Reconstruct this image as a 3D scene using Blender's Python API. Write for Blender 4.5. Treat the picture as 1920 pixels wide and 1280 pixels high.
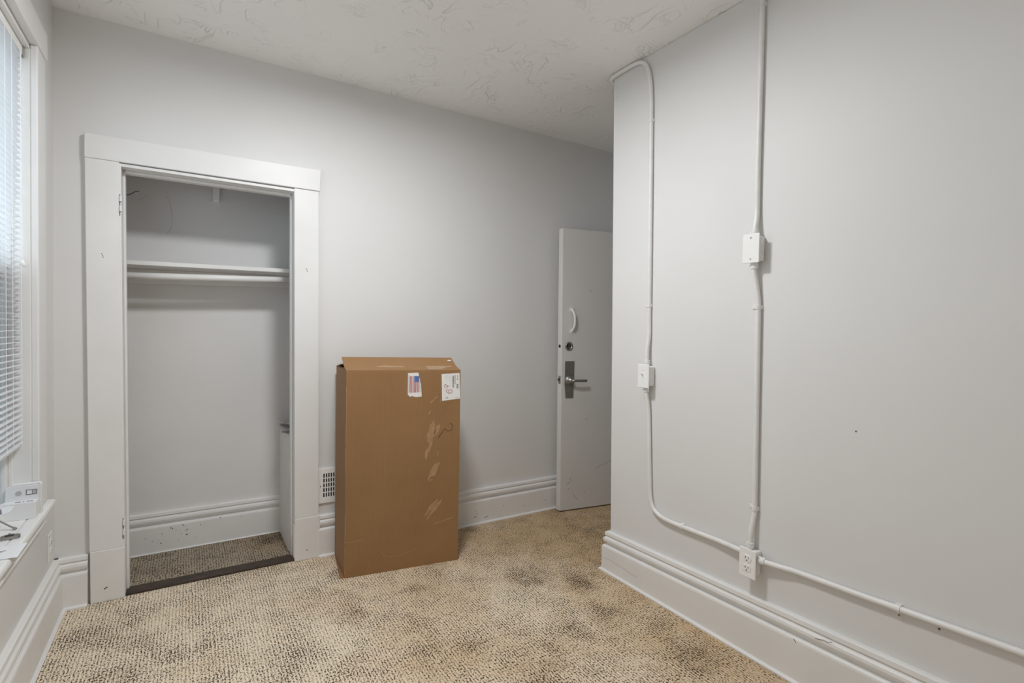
import bpy, math, random
from mathutils import Vector, Matrix
random.seed(7)
C = bpy.context.scene.collection
for o in list(bpy.data.objects): bpy.data.objects.remove(o)

# ------------------------------------------------------------------ camera
XL, XR, YB, HC = -0.508, 1.966, 3.066, 2.698       # left wall, right wall, back wall, ceiling
YR = -0.73                                         # wall behind the camera
YK = 3.559                                         # closet back wall
cam = bpy.data.cameras.new('camera'); co = bpy.data.objects.new('camera', cam); C.objects.link(co)
cam.sensor_width = 36.0; cam.sensor_fit = 'HORIZONTAL'; cam.lens = 36.0 * 973.8 / 1920.0
cam.clip_start = 0.02; cam.clip_end = 200
R_ = Vector((0.8476, -0.5303, 0.0173)); F_ = Vector((0.5301, 0.8476, -0.0236))
R_ = (R_ - F_.normalized() * R_.dot(F_.normalized())).normalized(); F_.normalize(); U_ = R_.cross(F_)
co.matrix_world = Matrix(((R_.x, U_.x, -F_.x, 0), (R_.y, U_.y, -F_.y, 0), (R_.z, U_.z, -F_.z, 1.308), (0, 0, 0, 1)))
sc = bpy.context.scene; sc.camera = co
sc.view_settings.view_transform = 'Standard'; sc.view_settings.look = 'None'
sc.cycles.max_bounces = 10; sc.cycles.caustics_reflective = False; sc.cycles.caustics_refractive = False; sc.cycles.diffuse_bounces = 8; sc.cycles.glossy_bounces = 3; sc.cycles.transparent_max_bounces = 12
sc.view_settings.exposure = 0.10; sc.view_settings.gamma = 1.0; sc.view_settings.use_curve_mapping = False

# ------------------------------------------------------------------ world: bright overcast sky
w = bpy.data.worlds.new('overcast_sky'); sc.world = w; w.use_nodes = True
bg = w.node_tree.nodes['Background']; bg.inputs['Color'].default_value = (0.80, 0.90, 1.0, 1); bg.inputs['Strength'].default_value = 3.0
LAMP = 28.0                                        # power of the ceiling lamp in watts

# ------------------------------------------------------------------ materials
def newmat(name):
    m = bpy.data.materials.new(name); m.use_nodes = True
    return m, m.node_tree.nodes, m.node_tree.links, m.node_tree.nodes['Principled BSDF']
def nd(N, t, **k):
    n = N.new(t)
    for a, v in k.items(): setattr(n, a, v)
    return n
def val(L, sock, v):
    if hasattr(v, 'is_output') or hasattr(v, 'links'): L.new(v, sock)
    else: sock.default_value = v
def math_(N, L, op, a, b=None, c=None, clamp=False):
    n = N.new('ShaderNodeMath'); n.operation = op; n.use_clamp = clamp
    for i, v in enumerate((a, b, c)):
        if v is not None: val(L, n.inputs[i], v)
    return n.outputs[0]
def noise(N, L, vec, scale, detail=3, rough=.5, dist=0):
    n = N.new('ShaderNodeTexNoise'); n.inputs['Scale'].default_value = scale; n.inputs['Detail'].default_value = detail
    n.inputs['Roughness'].default_value = rough; n.inputs['Distortion'].default_value = dist; L.new(vec, n.inputs['Vector'])
    return n.outputs['Fac']
def ramp(N, L, fac, stops):
    n = N.new('ShaderNodeValToRGB'); cr = n.color_ramp
    while len(cr.elements) < len(stops): cr.elements.new(.5)
    for e, (p, c) in zip(cr.elements, stops): e.position = p; e.color = (*c, 1) if len(c) == 3 else c
    L.new(fac, n.inputs['Fac']); return n.outputs['Color']
def mapping(N, L, coord, scale=(1, 1, 1)):
    n = N.new('ShaderNodeMapping'); n.inputs['Scale'].default_value = scale; L.new(coord, n.inputs['Vector']); return n.outputs['Vector']
def mixc(N, L, fac, a, b, mode='MIX'):
    n = N.new('ShaderNodeMix'); n.data_type = 'RGBA'; n.blend_type = mode
    val(L, n.inputs[0], fac)
    for s, v in ((n.inputs[6], a), (n.inputs[7], b)):
        if isinstance(v, tuple): s.default_value = (*v, 1)
        else: L.new(v, s)
    return n.outputs[2]
def bump(N, L, b, height, strength, dist):
    n = N.new('ShaderNodeBump'); n.inputs['Strength'].default_value = strength; n.inputs['Distance'].default_value = dist
    L.new(height, n.inputs['Height']); L.new(n.outputs['Normal'], b.inputs['Normal'])
def simple(name, col, rough=.5, metal=0.0, var=.04, nscale=12, bmp=0.0, bscale=90, spec=.5):
    m, N, L, b = newmat(name)
    g = nd(N, 'ShaderNodeNewGeometry').outputs['Position']
    f = noise(N, L, g, nscale, 2)
    L.new(ramp(N, L, f, [(.3, tuple(c * (1 - var) for c in col)), (.7, tuple(min(1, c * (1 + var)) for c in col))]), b.inputs['Base Color'])
    b.inputs['Roughness'].default_value = rough; b.inputs['Metallic'].default_value = metal; b.inputs['Specular IOR Level'].default_value = spec
    if bmp: bump(N, L, b, noise(N, L, g, bscale, 1), bmp, .002)
    return m
M = {}
M['wall'] = simple('wall_paint', (.742, .741, .736), .5, var=.018, nscale=1.6, spec=.3)
M['closetwall'] = simple('closet_paint', (.76, .755, .752), .6, var=.03, nscale=2.2, spec=.25)
M['trim'] = simple('trim_gloss_paint', (.80, .798, .79), .38, var=.025, nscale=5, bmp=.10, bscale=60, spec=.4)
M['doorpaint'] = simple('door_paint', (.70, .685, .665), .4, var=.02, nscale=3, bmp=.06, bscale=60, spec=.4)
M['pipe'] = simple('conduit_paint', (.80, .795, .783), .4, var=.03, nscale=20, bmp=.08, bscale=80)
M['plastic'] = simple('white_plastic', (.90, .90, .89), .3, var=.01)
M['darkslot'] = simple('dark_slot', (.02, .02, .02), .6)
M['steel'] = simple('brushed_steel', (.36, .345, .325), .34, metal=.85, var=.08, nscale=30)
M['darksteel'] = simple('dark_steel', (.10, .10, .105), .35, metal=.9, var=.1, nscale=40)
M['blind'] = None
M['print'] = simple('grey_print', (.22, .22, .24), .6)
M['lightprint'] = simple('light_grey_print', (.50, .50, .51), .6)
M['paper'] = simple('white_paper', (.80, .78, .75), .6, var=.01)
M['red'] = simple('red_ink', (.38, .035, .045), .6)
M['blue'] = simple('blue_ink', (.07, .13, .36), .6)
M['penred'] = simple('red_marker', (.33, .02, .03), .5)
M['penblack'] = simple('dark_marker', (.035, .012, .01), .5)
M['wood'] = simple('dark_wood', (.045, .028, .018), .5, var=.4, nscale=25, bmp=.3, bscale=60)
M['white'] = simple('white_card', (.82, .83, .84), .4, var=.01)
M['greydark'] = simple('marks', (.16, .15, .14), .7)
M['crack'] = simple('crack_line', (.10, .095, .09), .8)
M['hair'] = simple('hairline', (.42, .415, .41), .8)
M['torn'] = simple('torn_kraft', (.40, .235, .115), .7, var=.12, nscale=60)
M['tape'] = simple('tape', (.38, .24, .12), .25, var=.08, nscale=30)
M['hallfloor'] = simple('hall_floor', (.20, .15, .11), .5)
M['ground'] = simple('outdoor_ground', (.34, .34, .34), .9, var=.05, nscale=1)

def mk_blind():
    m, N, L, b = newmat('blind_slat_paint')
    b.inputs['Base Color'].default_value = (.86, .87, .88, 1); b.inputs['Roughness'].default_value = .35
    t = nd(N, 'ShaderNodeBsdfTranslucent'); t.inputs['Color'].default_value = (.85, .88, .92, 1)
    mx = nd(N, 'ShaderNodeMixShader'); mx.inputs[0].default_value = .22
    L.new(b.outputs[0], mx.inputs[1]); L.new(t.outputs[0], mx.inputs[2])
    L.new(mx.outputs[0], N['Material Output'].inputs['Surface']); return m
M['blind'] = mk_blind()
def mk_glass():
    m, N, L, b = newmat('window_glass')
    t = nd(N, 'ShaderNodeBsdfTransparent'); t.inputs['Color'].default_value = (.95, .97, .97, 1)
    g = nd(N, 'ShaderNodeBsdfGlossy'); g.inputs['Roughness'].default_value = .02
    mx = nd(N, 'ShaderNodeMixShader'); mx.inputs[0].default_value = .06
    L.new(t.outputs[0], mx.inputs[1]); L.new(g.outputs[0], mx.inputs[2])
    L.new(mx.outputs[0], N['Material Output'].inputs['Surface']); return m
M['glass'] = mk_glass()
def mk_screen():
    m, N, L, b = newmat('insect_screen_mesh')
    b.inputs['Base Color'].default_value = (.10, .10, .105, 1); b.inputs['Roughness'].default_value = .7
    t = nd(N, 'ShaderNodeBsdfTransparent')
    mx = nd(N, 'ShaderNodeMixShader'); mx.inputs[0].default_value = .6
    L.new(t.outputs[0], mx.inputs[1]); L.new(b.outputs[0], mx.inputs[2])
    L.new(mx.outputs[0], N['Material Output'].inputs['Surface']); return m
M['screen'] = mk_screen()
def mk_emit():
    m, N, L, b = newmat('lamp_diffuser')
    b.inputs['Base Color'].default_value = (.9, .9, .9, 1)
    b.inputs['Emission Color'].default_value = (.985, .992, 1.0, 1); b.inputs['Emission Strength'].default_value = 3.0; m.cycles.emission_sampling = 'NONE'
    return m
M['emit'] = mk_emit()
def mk_ceiling():
    m, N, L, b = newmat('trowelled_plaster')
    p = nd(N, 'ShaderNodeNewGeometry').outputs['Position']
    b.inputs['Base Color'].default_value = (.93, .926, .918, 1); b.inputs['Roughness'].default_value = .65
    b.inputs['Specular IOR Level'].default_value = .25
    def ridges(vec, scale, width, dist):
        n = noise(N, L, vec, scale, 2, .5, dist)
        d = math_(N, L, 'ABSOLUTE', math_(N, L, 'SUBTRACT', n, .5))
        return math_(N, L, 'SUBTRACT', 1.0, math_(N, L, 'DIVIDE', d, width), clamp=True)
    r1 = ridges(mapping(N, L, p, (1.0, .55, 1)), 8, .024, 1.0)
    r2 = ridges(mapping(N, L, p, (.6, 1.1, 1)), 12, .03, 1.4)
    mask = math_(N, L, 'MULTIPLY', math_(N, L, 'SUBTRACT', noise(N, L, p, 4.6, 2), .50), 5.0, clamp=True)
    mask2 = math_(N, L, 'MULTIPLY', math_(N, L, 'SUBTRACT', noise(N, L, mapping(N, L, p, (1.3, 1.3, 1)), 6.5, 2), .52), 5.0, clamp=True)
    h = math_(N, L, 'ADD', math_(N, L, 'MULTIPLY', r1, mask), math_(N, L, 'MULTIPLY', math_(N, L, 'MULTIPLY', r2, mask2), .8))
    h = math_(N, L, 'ADD', h, math_(N, L, 'MULTIPLY', noise(N, L, p, 4, 3), .8))
    bump(N, L, b, h, .6, .010); return m
M['ceiling'] = mk_ceiling()
def mk_carpet(name, light, dark, dirt):
    m, N, L, b = newmat(name)
    p = nd(N, 'ShaderNodeNewGeometry').outputs['Position']
    sx = nd(N, 'ShaderNodeSeparateXYZ'); L.new(p, sx.inputs[0])
    warp = math_(N, L, 'MULTIPLY', math_(N, L, 'SUBTRACT', noise(N, L, mapping(N, L, p, (1, .35, 1)), 42, 3, .6), .5), .017)
    ph = math_(N, L, 'MULTIPLY', math_(N, L, 'ADD', sx.outputs[0], warp), 2 * math.pi / .0125)
    rib = math_(N, L, 'ADD', math_(N, L, 'MULTIPLY', math_(N, L, 'SINE', ph), .5), .5)     # 0 groove .. 1 crown
    loop = noise(N, L, mapping(N, L, p, (1, .55, 1)), 270, 2, .65)                           # loops
    fleck = noise(N, L, mapping(N, L, p, (1.25, .7, 1)), 150, 2, .6)
    patch = noise(N, L, p, 6.5, 4, .6)
    # worn-in stains: broad noise plus several spots
    st = math_(N, L, 'MULTIPLY', math_(N, L, 'SUBTRACT', noise(N, L, p, 2.6, 5, .62), .54), 3.4, clamp=True)
    dn = math_(N, L, 'MULTIPLY', math_(N, L, 'SUBTRACT', noise(N, L, p, 14, 4, .7), .5), 2.2)
    for (x, y, r, a) in dirt:
        v = nd(N, 'ShaderNodeVectorMath', operation='DISTANCE'); L.new(p, v.inputs[0]); v.inputs[1].default_value = (x, y, 0)
        dd = math_(N, L, 'ADD', math_(N, L, 'DIVIDE', v.outputs['Value'], r), dn)
        st = math_(N, L, 'MAXIMUM', st, math_(N, L, 'MULTIPLY', math_(N, L, 'SUBTRACT', 1.0, dd), a, clamp=True))
    # dark flecks sit in grooves and gather in patches and stains
    t = math_(N, L, 'ADD', math_(N, L, 'MULTIPLY', rib, .085), math_(N, L, 'MULTIPLY', patch, -.24))
    t = math_(N, L, 'ADD', t, math_(N, L, 'MULTIPLY', st, -.055))
    f = math_(N, L, 'ADD', fleck, t)
    fl = math_(N, L, 'MULTIPLY', math_(N, L, 'SUBTRACT', .400, f), 12.0, clamp=True)
    base = ramp(N, L, loop, [(.28, tuple(c * .74 for c in light)), (.5, light), (.72, tuple(min(1, c * 1.22) for c in light))])
    base = mixc(N, L, math_(N, L, 'MULTIPLY', math_(N, L, 'SUBTRACT', 1.0, rib), .34), base, tuple(c * .50 for c in light))
    col = mixc(N, L, fl, base, dark)
    col = mixc(N, L, math_(N, L, 'MULTIPLY', st, .40), col, mixc(N, L, 1.0, col, (.55, .50, .45), 'MULTIPLY'))
    wear = math_(N, L, 'MULTIPLY', math_(N, L, 'SUBTRACT', math_(N, L, 'ADD', noise(N, L, p, 1.7, 4, .6), math_(N, L, 'MULTIPLY', sx.outputs[0], .17)), .52), 2.6, clamp=True)
    col = mixc(N, L, math_(N, L, 'MULTIPLY', wear, .9), col, mixc(N, L, 1.0, col, (.74, .62, .47), 'MULTIPLY'))
    L.new(col, b.inputs['Base Color']); b.inputs['Roughness'].default_value = .95; b.inputs['Specular IOR Level'].default_value = .1
    h = math_(N, L, 'ADD', math_(N, L, 'MULTIPLY', rib, .6), loop)
    bump(N, L, b, h, .8, .004); return m
SPOTS = [(1.55, 2.25, .16, 1.2), (1.72, 2.05, .12, 1.1), (1.62, 1.80, .12, .9), (1.45, 1.75, .10, .7), (1.1, 1.55, .18, .7),
         (1.45, 1.2, .16, .9), (.75, 1.35, .14, .8), (.62, 2.35, .10, .8), (.35, 2.1, .16, .5), (-.2, 2.35, .16, .6), (1.75, 1.35, .14, 1.0),
         (.85, 1.95, .08, .7), (-.33, 2.75, .16, .6), (2.4, 2.5, .3, .6), (.67, 2.80, .08, 1.0)]
M['carpet'] = mk_carpet('ribbed_carpet', (.95, .80, .625), (.085, .06, .038), SPOTS)
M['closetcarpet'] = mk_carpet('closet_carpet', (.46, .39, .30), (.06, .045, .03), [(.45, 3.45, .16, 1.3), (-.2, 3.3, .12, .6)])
def mk_kraft():
    m, N, L, b = newmat('corrugated_kraft')
    tc = nd(N, 'ShaderNodeTexCoord').outputs['Object']
    s = nd(N, 'ShaderNodeSeparateXYZ'); L.new(tc, s.inputs[0])
    f1 = noise(N, L, mapping(N, L, tc, (1, 1, 14)), 26, 4, .6); f2 = noise(N, L, tc, 3.5, 4, .6)
    c = ramp(N, L, f2, [(.3, (.285, .155, .065)), (.7, (.325, .182, .080))])
    c = mixc(N, L, math_(N, L, 'MULTIPLY', f1, .35), c, (.25, .135, .055))
    sc_ = noise(N, L, mapping(N, L, tc, (1.4, 1.4, .5)), 9, 6, .75)
    c = mixc(N, L, math_(N, L, 'MULTIPLY', math_(N, L, 'SUBTRACT', sc_, .60), 2.2, clamp=True), c, (.33, .19, .085))
    L.new(c, b.inputs['Base Color']); b.inputs['Roughness'].default_value = .62; b.inputs['Specular IOR Level'].default_value = .35
    flute = math_(N, L, 'SINE', math_(N, L, 'MULTIPLY', math_(N, L, 'ADD', s.outputs[0], s.outputs[1]), 2 * math.pi / .0075))
    bump(N, L, b, math_(N, L, 'ADD', math_(N, L, 'MULTIPLY', flute, .25), f1), .18, .002); return m
M['kraft'] = mk_kraft()

# ------------------------------------------------------------------ mesh helpers
class MB:
    def __init__(s): s.v = []; s.f = []
    def add(s, vs, fs):
        o = len(s.v); s.v += [tuple(v) for v in vs]; s.f += [tuple(i + o for i in f) for f in fs]; return s
    def box(s, x0, x1, y0, y1, z0, z1, sh=0.0, shy=0.0):
        # sh / shy lean the box in x / y with height (old, slightly racked carpentry)
        vs = []
        for z in (z0, z1):
            for (x, y) in ((x0, y0), (x1, y0), (x1, y1), (x0, y1)): vs.append((x + sh * (z - 1), y + shy * (z - 1), z))
        return s.add(vs, [(3, 2, 1, 0), (4, 5, 6, 7), (0, 1, 5, 4), (1, 2, 6, 5), (2, 3, 7, 6), (3, 0, 4, 7)])
    def prism(s, pts, d):
        # closed polygon pts (3D) extruded by vector d
        n = len(pts); d = Vector(d); a = [Vector(p) for p in pts]; b_ = [p + d for p in a]
        return s.add(a + b_, [tuple(range(n - 1, -1, -1)), tuple(range(n, 2 * n))] + [(i, (i + 1) % n, n + (i + 1) % n, n + i) for i in range(n)])
    def cyl(s, p0, p1, r0, r1=None, n=20):
        r1 = r0 if r1 is None else r1
        p0, p1 = Vector(p0), Vector(p1); d = (p1 - p0).normalized(); a = d.orthogonal().normalized(); b_ = d.cross(a)
        vs = [p + (a * math.cos(2 * math.pi * i / n) + b_ * math.sin(2 * math.pi * i / n)) * r for p, r in ((p0, r0), (p1, r1)) for i in range(n)]
        return s.add(vs, [tuple(range(n - 1, -1, -1)), tuple(range(n, 2 * n))] + [(i, (i + 1) % n, n + (i + 1) % n, n + i) for i in range(n)])
    def lathe(s, o, axis, prof, n=24):
        # prof: list of (distance along axis, radius)
        o = Vector(o); d = Vector(axis).normalized(); a = d.orthogonal().normalized(); b_ = d.cross(a); k = len(prof)
        vs = [o + d * t + (a * math.cos(2 * math.pi * i / n) + b_ * math.sin(2 * math.pi * i / n)) * r for t, r in prof for i in range(n)]
        fs = [(j * n + i, j * n + (i + 1) % n, (j + 1) * n + (i + 1) % n, (j + 1) * n + i) for j in range(k - 1) for i in range(n)]
        return s.add(vs, fs + [tuple(range(n - 1, -1, -1)), tuple(range((k - 1) * n, k * n))])
    def tube(s, pts, r, n=14, smooth=6):
        P = [Vector(p) for p in pts]
        if smooth > 1:                                  # Catmull-Rom
            Q = []
            for i in range(len(P) - 1):
                a = P[max(i - 1, 0)]; b_ = P[i]; c = P[i + 1]; d = P[min(i + 2, len(P) - 1)]
                for k in range(smooth):
                    t = k / smooth
                    Q.append(.5 * ((2 * b_) + (c - a) * t + (2 * a - 5 * b_ + 4 * c - d) * t * t + (3 * b_ - a - 3 * c + d) * t ** 3))
            P = Q + [P[-1]]
        T = [(P[min(i + 1, len(P) - 1)] - P[max(i - 1, 0)]).normalized() for i in range(len(P))]
        a = T[0].orthogonal().normalized(); vs = []
        for p, t in zip(P, T):
            a = (a - t * a.dot(t)).normalized(); b_ = t.cross(a)
            rr = r
            vs += [p + (a * math.cos(2 * math.pi * i / n) + b_ * math.sin(2 * math.pi * i / n)) * rr for i in range(n)]
        k = len(P)
        fs = [(j * n + i, j * n + (i + 1) % n, (j + 1) * n + (i + 1) % n, (j + 1) * n + i) for j in range(k - 1) for i in range(n)]
        return s.add(vs, fs + [tuple(range(n - 1, -1, -1)), tuple(range((k - 1) * n, k * n))])
    def ribbon(s, pts, wd, y=0.0, th=.0004):
        # flat stroke in the local xz plane facing -y
        P = [Vector((p[0], p[1])) for p in pts]; n = len(P); A = []; B = []
        for i, p in enumerate(P):
            t = (P[min(i + 1, n - 1)] - P[max(i - 1, 0)]).normalized(); q = Vector((-t.y, t.x)) * wd / 2
            A.append(p + q); B.append(p - q)
        vs = [(p.x, y, p.y) for p in A] + [(p.x, y, p.y) for p in B]
        return s.add(vs, [(i, i + 1, n + i + 1, n + i) for i in range(n - 1)])
    def build(s, name, mat, parent=None, bevel=0.0, segs=2, smooth=False, label=None):
        me = bpy.data.meshes.new(name); me.from_pydata(s.v, [], s.f); me.update()
        o = bpy.data.objects.new(name, me); C.objects.link(o)
        me.materials.append(M[mat] if isinstance(mat, str) else mat)
        import bmesh
        bm = bmesh.new(); bm.from_mesh(me); bmesh.ops.recalc_face_normals(bm, faces=bm.faces); bm.to_mesh(me); bm.free()
        if bevel:
            md = o.modifiers.new('bevel', 'BEVEL'); md.width = bevel; md.segments = segs; md.limit_method = 'ANGLE'; md.angle_limit = math.radians(35)
        if smooth:
            for p in me.polygons: p.use_smooth = len(p.vertices) == 4
        if parent: o.parent = parent
        if label: o['label'] = label
        return o
def empty(name, loc=(0, 0, 0), rz=0):
    o = bpy.data.objects.new(name, None); C.objects.link(o); o.location = loc; o.rotation_euler = (0, 0, rz); o.empty_display_size = .05; return o
def tag(o, label, cat, group=None, kind=None):
    o['label'] = label; o['category'] = cat
    if group: o['group'] = group
    if kind: o['kind'] = kind
    return o
def struct(o, label, cat): return tag(o, label, cat, kind='structure')
def sweep(path, prof, zf=lambda p, z: z):
    # path: 2D points; prof: (offset to the left of the travel direction, z); mitred corners
    mb = MB(); P = [Vector(p) for p in path]; n = len(P); k = len(prof); vs = []
    for i, p in enumerate(P):
        d0 = (P[i] - P[i - 1]).normalized() if i else (P[1] - P[0]).normalized()
        d1 = (P[i + 1] - P[i]).normalized() if i < n - 1 else d0
        n0 = Vector((-d0.y, d0.x)); n1 = Vector((-d1.y, d1.x)); m_ = (n0 + n1); m_ = m_ / max(.2, m_.dot(n0))
        for (o_, z) in prof: q = p + m_ * o_; vs.append((q.x, q.y, zf(p, z)))
    fs = [(i * k + j, i * k + (j + 1) % k, (i + 1) * k + (j + 1) % k, (i + 1) * k + j) for i in range(n - 1) for j in range(k)]
    mb.add(vs, fs + [tuple(range(k)), tuple(range((n - 1) * k, n * k))[::-1]]); return mb

# ------------------------------------------------------------------ shell
SH = -0.008                                            # lean of the closet opening
XE = 2.99                                              # end wall of the entry recess
struct(MB().box(XL - .2, XE + .1, YR - .12, YB + .06, -.08, 0).build('floor', 'carpet'), 'ribbed tan carpet flecked with brown and stained', 'floor')
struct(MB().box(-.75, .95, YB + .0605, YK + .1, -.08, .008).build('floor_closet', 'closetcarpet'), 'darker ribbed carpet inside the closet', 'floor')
struct(MB().box(XL - .2, XE + .1, YR - .12, YB + .12, HC, HC + .1).build('ceiling', 'ceiling'), 'white ceiling of rough trowelled plaster', 'ceiling')
# back wall with the closet opening
ox0, ox1, oz = -.272, .512, 2.05
mb = MB().box(XL - .2, ox0, YB, YB + .124, 0, HC).box(ox1, XE + .1, YB, YB + .124, 0, HC).box(ox0, ox1, YB, YB + .124, oz, HC)
struct(mb.build('wall_back', 'wall'), 'light grey wall with the open closet in it', 'wall')
# left wall with the window opening
wy0, wy1, wz0, wz1 = 1.20, 2.668, .571, 2.345  # unseen near end of the window widened to let in more daylight
mb = MB().box(XL - .2, XL, YR, wy0, 0, HC).box(XL - .2, XL, wy1, YB, 0, HC).box(XL - .2, XL, wy0, wy1, 0, wz0 - .03).box(XL - .2, XL, wy0, wy1, wz1, HC)
struct(mb.build('wall_left', 'wall'), 'light grey wall around the window', 'wall')
# right wall, ending in a slightly leaning outside corner
LEAN = .020
mb = MB()
ye = lambda z: 2.092 + LEAN * z
mb.add([(XR, YR, 0), (XR + .12, YR, 0), (XR + .12, ye(0), 0), (XR, ye(0), 0), (XR, YR, HC), (XR + .12, YR, HC), (XR + .12, ye(HC), HC), (XR, ye(HC), HC)],
       [(3, 2, 1, 0), (4, 5, 6, 7), (0, 1, 5, 4), (1, 2, 6, 5), (2, 3, 7, 6), (3, 0, 4, 7)])
struct(mb.build('wall_right', 'wall', bevel=.006, segs=3), 'light grey wall carrying the surface conduits', 'wall')
mb = MB()
mb.add([(XR + .12, 1.97, 0), (XE, 1.97, 0), (XE, ye(0), 0), (XR + .12, ye(0), 0), (XR + .12, 1.97, HC), (XE, 1.97, HC), (XE, ye(HC), HC), (XR + .12, ye(HC), HC)],
       [(3, 2, 1, 0), (4, 5, 6, 7), (0, 1, 5, 4), (1, 2, 6, 5), (2, 3, 7, 6), (3, 0, 4, 7)])
struct(mb.build('wall_entry', 'wall'), 'light grey side wall of the entry recess round the corner', 'wall')
mb = MB().box(XE, XE + .1, 2.88, YB, 0, HC).box(XE, XE + .1, 1.97, 2.15, 0, HC).box(XE, XE + .1, 2.15, 2.88, 2.06, HC)
struct(mb.build('wall_end', 'wall'), 'grey end wall of the entry recess with the doorway', 'wall')
struct(MB().box(XL - .2, XR + .12, YR - .12, YR, 0, HC).build('wall_rear', 'wall'), 'light grey wall behind the viewer', 'wall')
mb = MB().box(XE + 1.0, XE + 1.1, 1.2, 3.8, 0, HC).box(XE + .1, XE + 1.1, 1.1, 1.2, 0, HC).box(XE + .1, XE + 1.1, 3.8, 3.9, 0, HC).box(XE, XE + .1, 1.1, 1.97, 0, HC).box(XE + .1, XE + .12, 3.19, 3.9, 0, HC)
struct(mb.build('wall_hall', 'wall'), 'hallway walls beyond the entry doorway', 'wall')
struct(MB().box(XE + .1, XE + 1.1, 1.1, 3.9, -.08, 0).build('floor_hall', 'hallfloor'), 'hallway floor beyond the entry doorway', 'floor')
struct(MB().box(XE + .1, XE + 1.1, 1.1, 3.9, HC, HC + .1).build('ceiling_hall', 'wall'), 'hallway ceiling beyond the entry doorway', 'ceiling')
# closet interior
struct(MB().box(-.75, .95, YK, YK + .1, 0, 2.6).build('wall_closet_back', 'closetwall'), 'grey cracked back wall of the closet', 'wall')
struct(MB().box(-.75, -.65, YB + .124, YK, 0, 2.6).build('wall_closet_left', 'closetwall'), 'left side wall of the closet', 'wall')
struct(MB().box(.85, .95, YB + .124, YK, 0, 2.6).build('wall_closet_right', 'closetwall'), 'right side wall of the closet', 'wall')
struct(MB().box(-.75, .95, YB + .124, YK + .1, 2.6, 2.7).build('ceiling_closet', 'closetwall'), 'low ceiling of the closet', 'ceiling')
cr = bpy.data.objects['wall_closet_back']
def crack(pts, wd, mt='hair'): MB().ribbon(pts, wd, YK - .0006).build('crack', mt, cr)
crack([(-.285, 2.008), (-.272, 2.010), (-.262, 2.018), (-.248, 2.030), (-.238, 2.034), (-.228, 2.036)], .0042, 'crack')
crack([(-.10, 2.03), (-.085, 1.99), (-.08, 1.955), (-.075, 1.92), (-.075, 1.87), (-.085, 1.84), (-.10, 1.815)], .0016)
crack([(-.235, 1.985), (-.22, 1.995), (-.205, 2.005), (-.195, 2.018)], .0016)

# ------------------------------------------------------------------ baseboards
def profile(bt, g, b0, b1, cl, ct, foot=.012):
    return [(.0, 0.0), (.045, 0.0), (.045, foot * .5), (.036, foot), (.033, foot), (.033, bt - .012), (.031, bt - .005), (.025, bt), (.014, bt + .001), (.014, g), (.020, b0),
            (.026, b0 + .004), (.029, (b0 + b1) / 2), (.027, b1 - .005), (.021, b1), (.016, cl), (.021, cl + .002), (.023, cl + .006), (.021, ct - .004), (.014, ct), (.0, ct)]
pb = profile(.160, .170, .172, .203, .208, .232)
pr = profile(.139, .149, .152, .182, .189, .214)
def zr(p, z):
    t = max(0.0, min(1.0, (2.1 - p.y) / 1.7)) if p.x < XR + .05 else 0
    return z + (t * .050 if z > .08 else 0)
# paths run so that the room is on the left-hand side
for nm, path, prf, lab in (
    ('baseboard_back', [(2.98, YB), (.633, YB)], [(o, z) for o, z in pb], 'grey painted moulded baseboard along the back wall behind the box'),
    ('baseboard_corner', [(-.388, YB), (XL, YB)], pb, 'short moulded baseboard between the closet casing and the corner'),
    ('baseboard_left', [(XL, YB), (XL, YR)], pb, 'moulded baseboard under the window'),
    ('baseboard_closet', [(.50, YK), (-.65, YK)], pb, 'scuffed moulded baseboard at the closet back')):
    mb = sweep(path, prf)
    struct(mb.build(nm, 'trim', smooth=False), lab, 'baseboard')
mb = sweep([(XR, YR), (XR, .4), (XR, 1.2), (XR, 2.092), (XE, 2.092)], pr, zr)
struct(mb.build('baseboard_right', 'trim'), 'tall moulded baseboard under the wall conduits', 'baseboard')
# scuffs on the closet baseboard
bc = bpy.data.objects['baseboard_closet']
for i in range(26):
    x = random.gauss(-.02, .06) if i < 18 else random.uniform(-.25, .4); z = random.uniform(.05, .15)
    s_ = random.uniform(.002, .005)
    MB().ribbon([(x, z), (x + random.uniform(-.003, .003), z + s_ * 1.6)], s_, YK - .0336).build('scuff', 'greydark', bc)
bb = bpy.data.objects['baseboard_back']
for (x, z, l) in ((1.62, .05, .02), (1.64, .07, .006), (1.70, .035, .03), (1.85, .09, .006), (2.02, .06, .006), (1.63, .09, .005), (2.2, .07, .008)):
    MB().ribbon([(x, z), (x + l, z + .006)], .0035, YB - .0336).build('scuff', 'greydark', bb)

# ------------------------------------------------------------------ closet casing
Y0 = YB - .025
t1 = empty('trim_1', (.12, YB, 0)); struct(t1, 'wide white casing boards framing the open closet doorway', 'door casing')
def tb(mb, name, mat='trim', bevel=.003, parent=None, label=None):
    o = mb.build(name, mat, None, bevel, label=label); p = parent or t1
    o.parent = p; o.matrix_parent_inverse = Matrix.Translation(Vector((.12, YB, 0))).inverted() if p is t1 else Matrix.Identity(4); return o
tb(MB().box(-.388, -.262, Y0, YB, .243, 2.054, SH), 'stile'); tb(MB().box(.4995, .627, Y0, YB, .238, 2.054, SH), 'stile')
mb = MB(); mb.prism([(-.397, Y0 - .004, 2.054), (.624, Y0 - .004, 2.056), (.629, Y0 - .004, 2.174), (-.397, Y0 - .004, 2.164)], (0, .029, 0)); tb(mb, 'head_board')
tb(MB().box(-.386, -.258, Y0 - .004, YB, 0, .243, SH), 'plinth_block'); tb(MB().box(.4985, .633, Y0 - .004, YB, 0, .238, SH), 'plinth_block')
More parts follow.
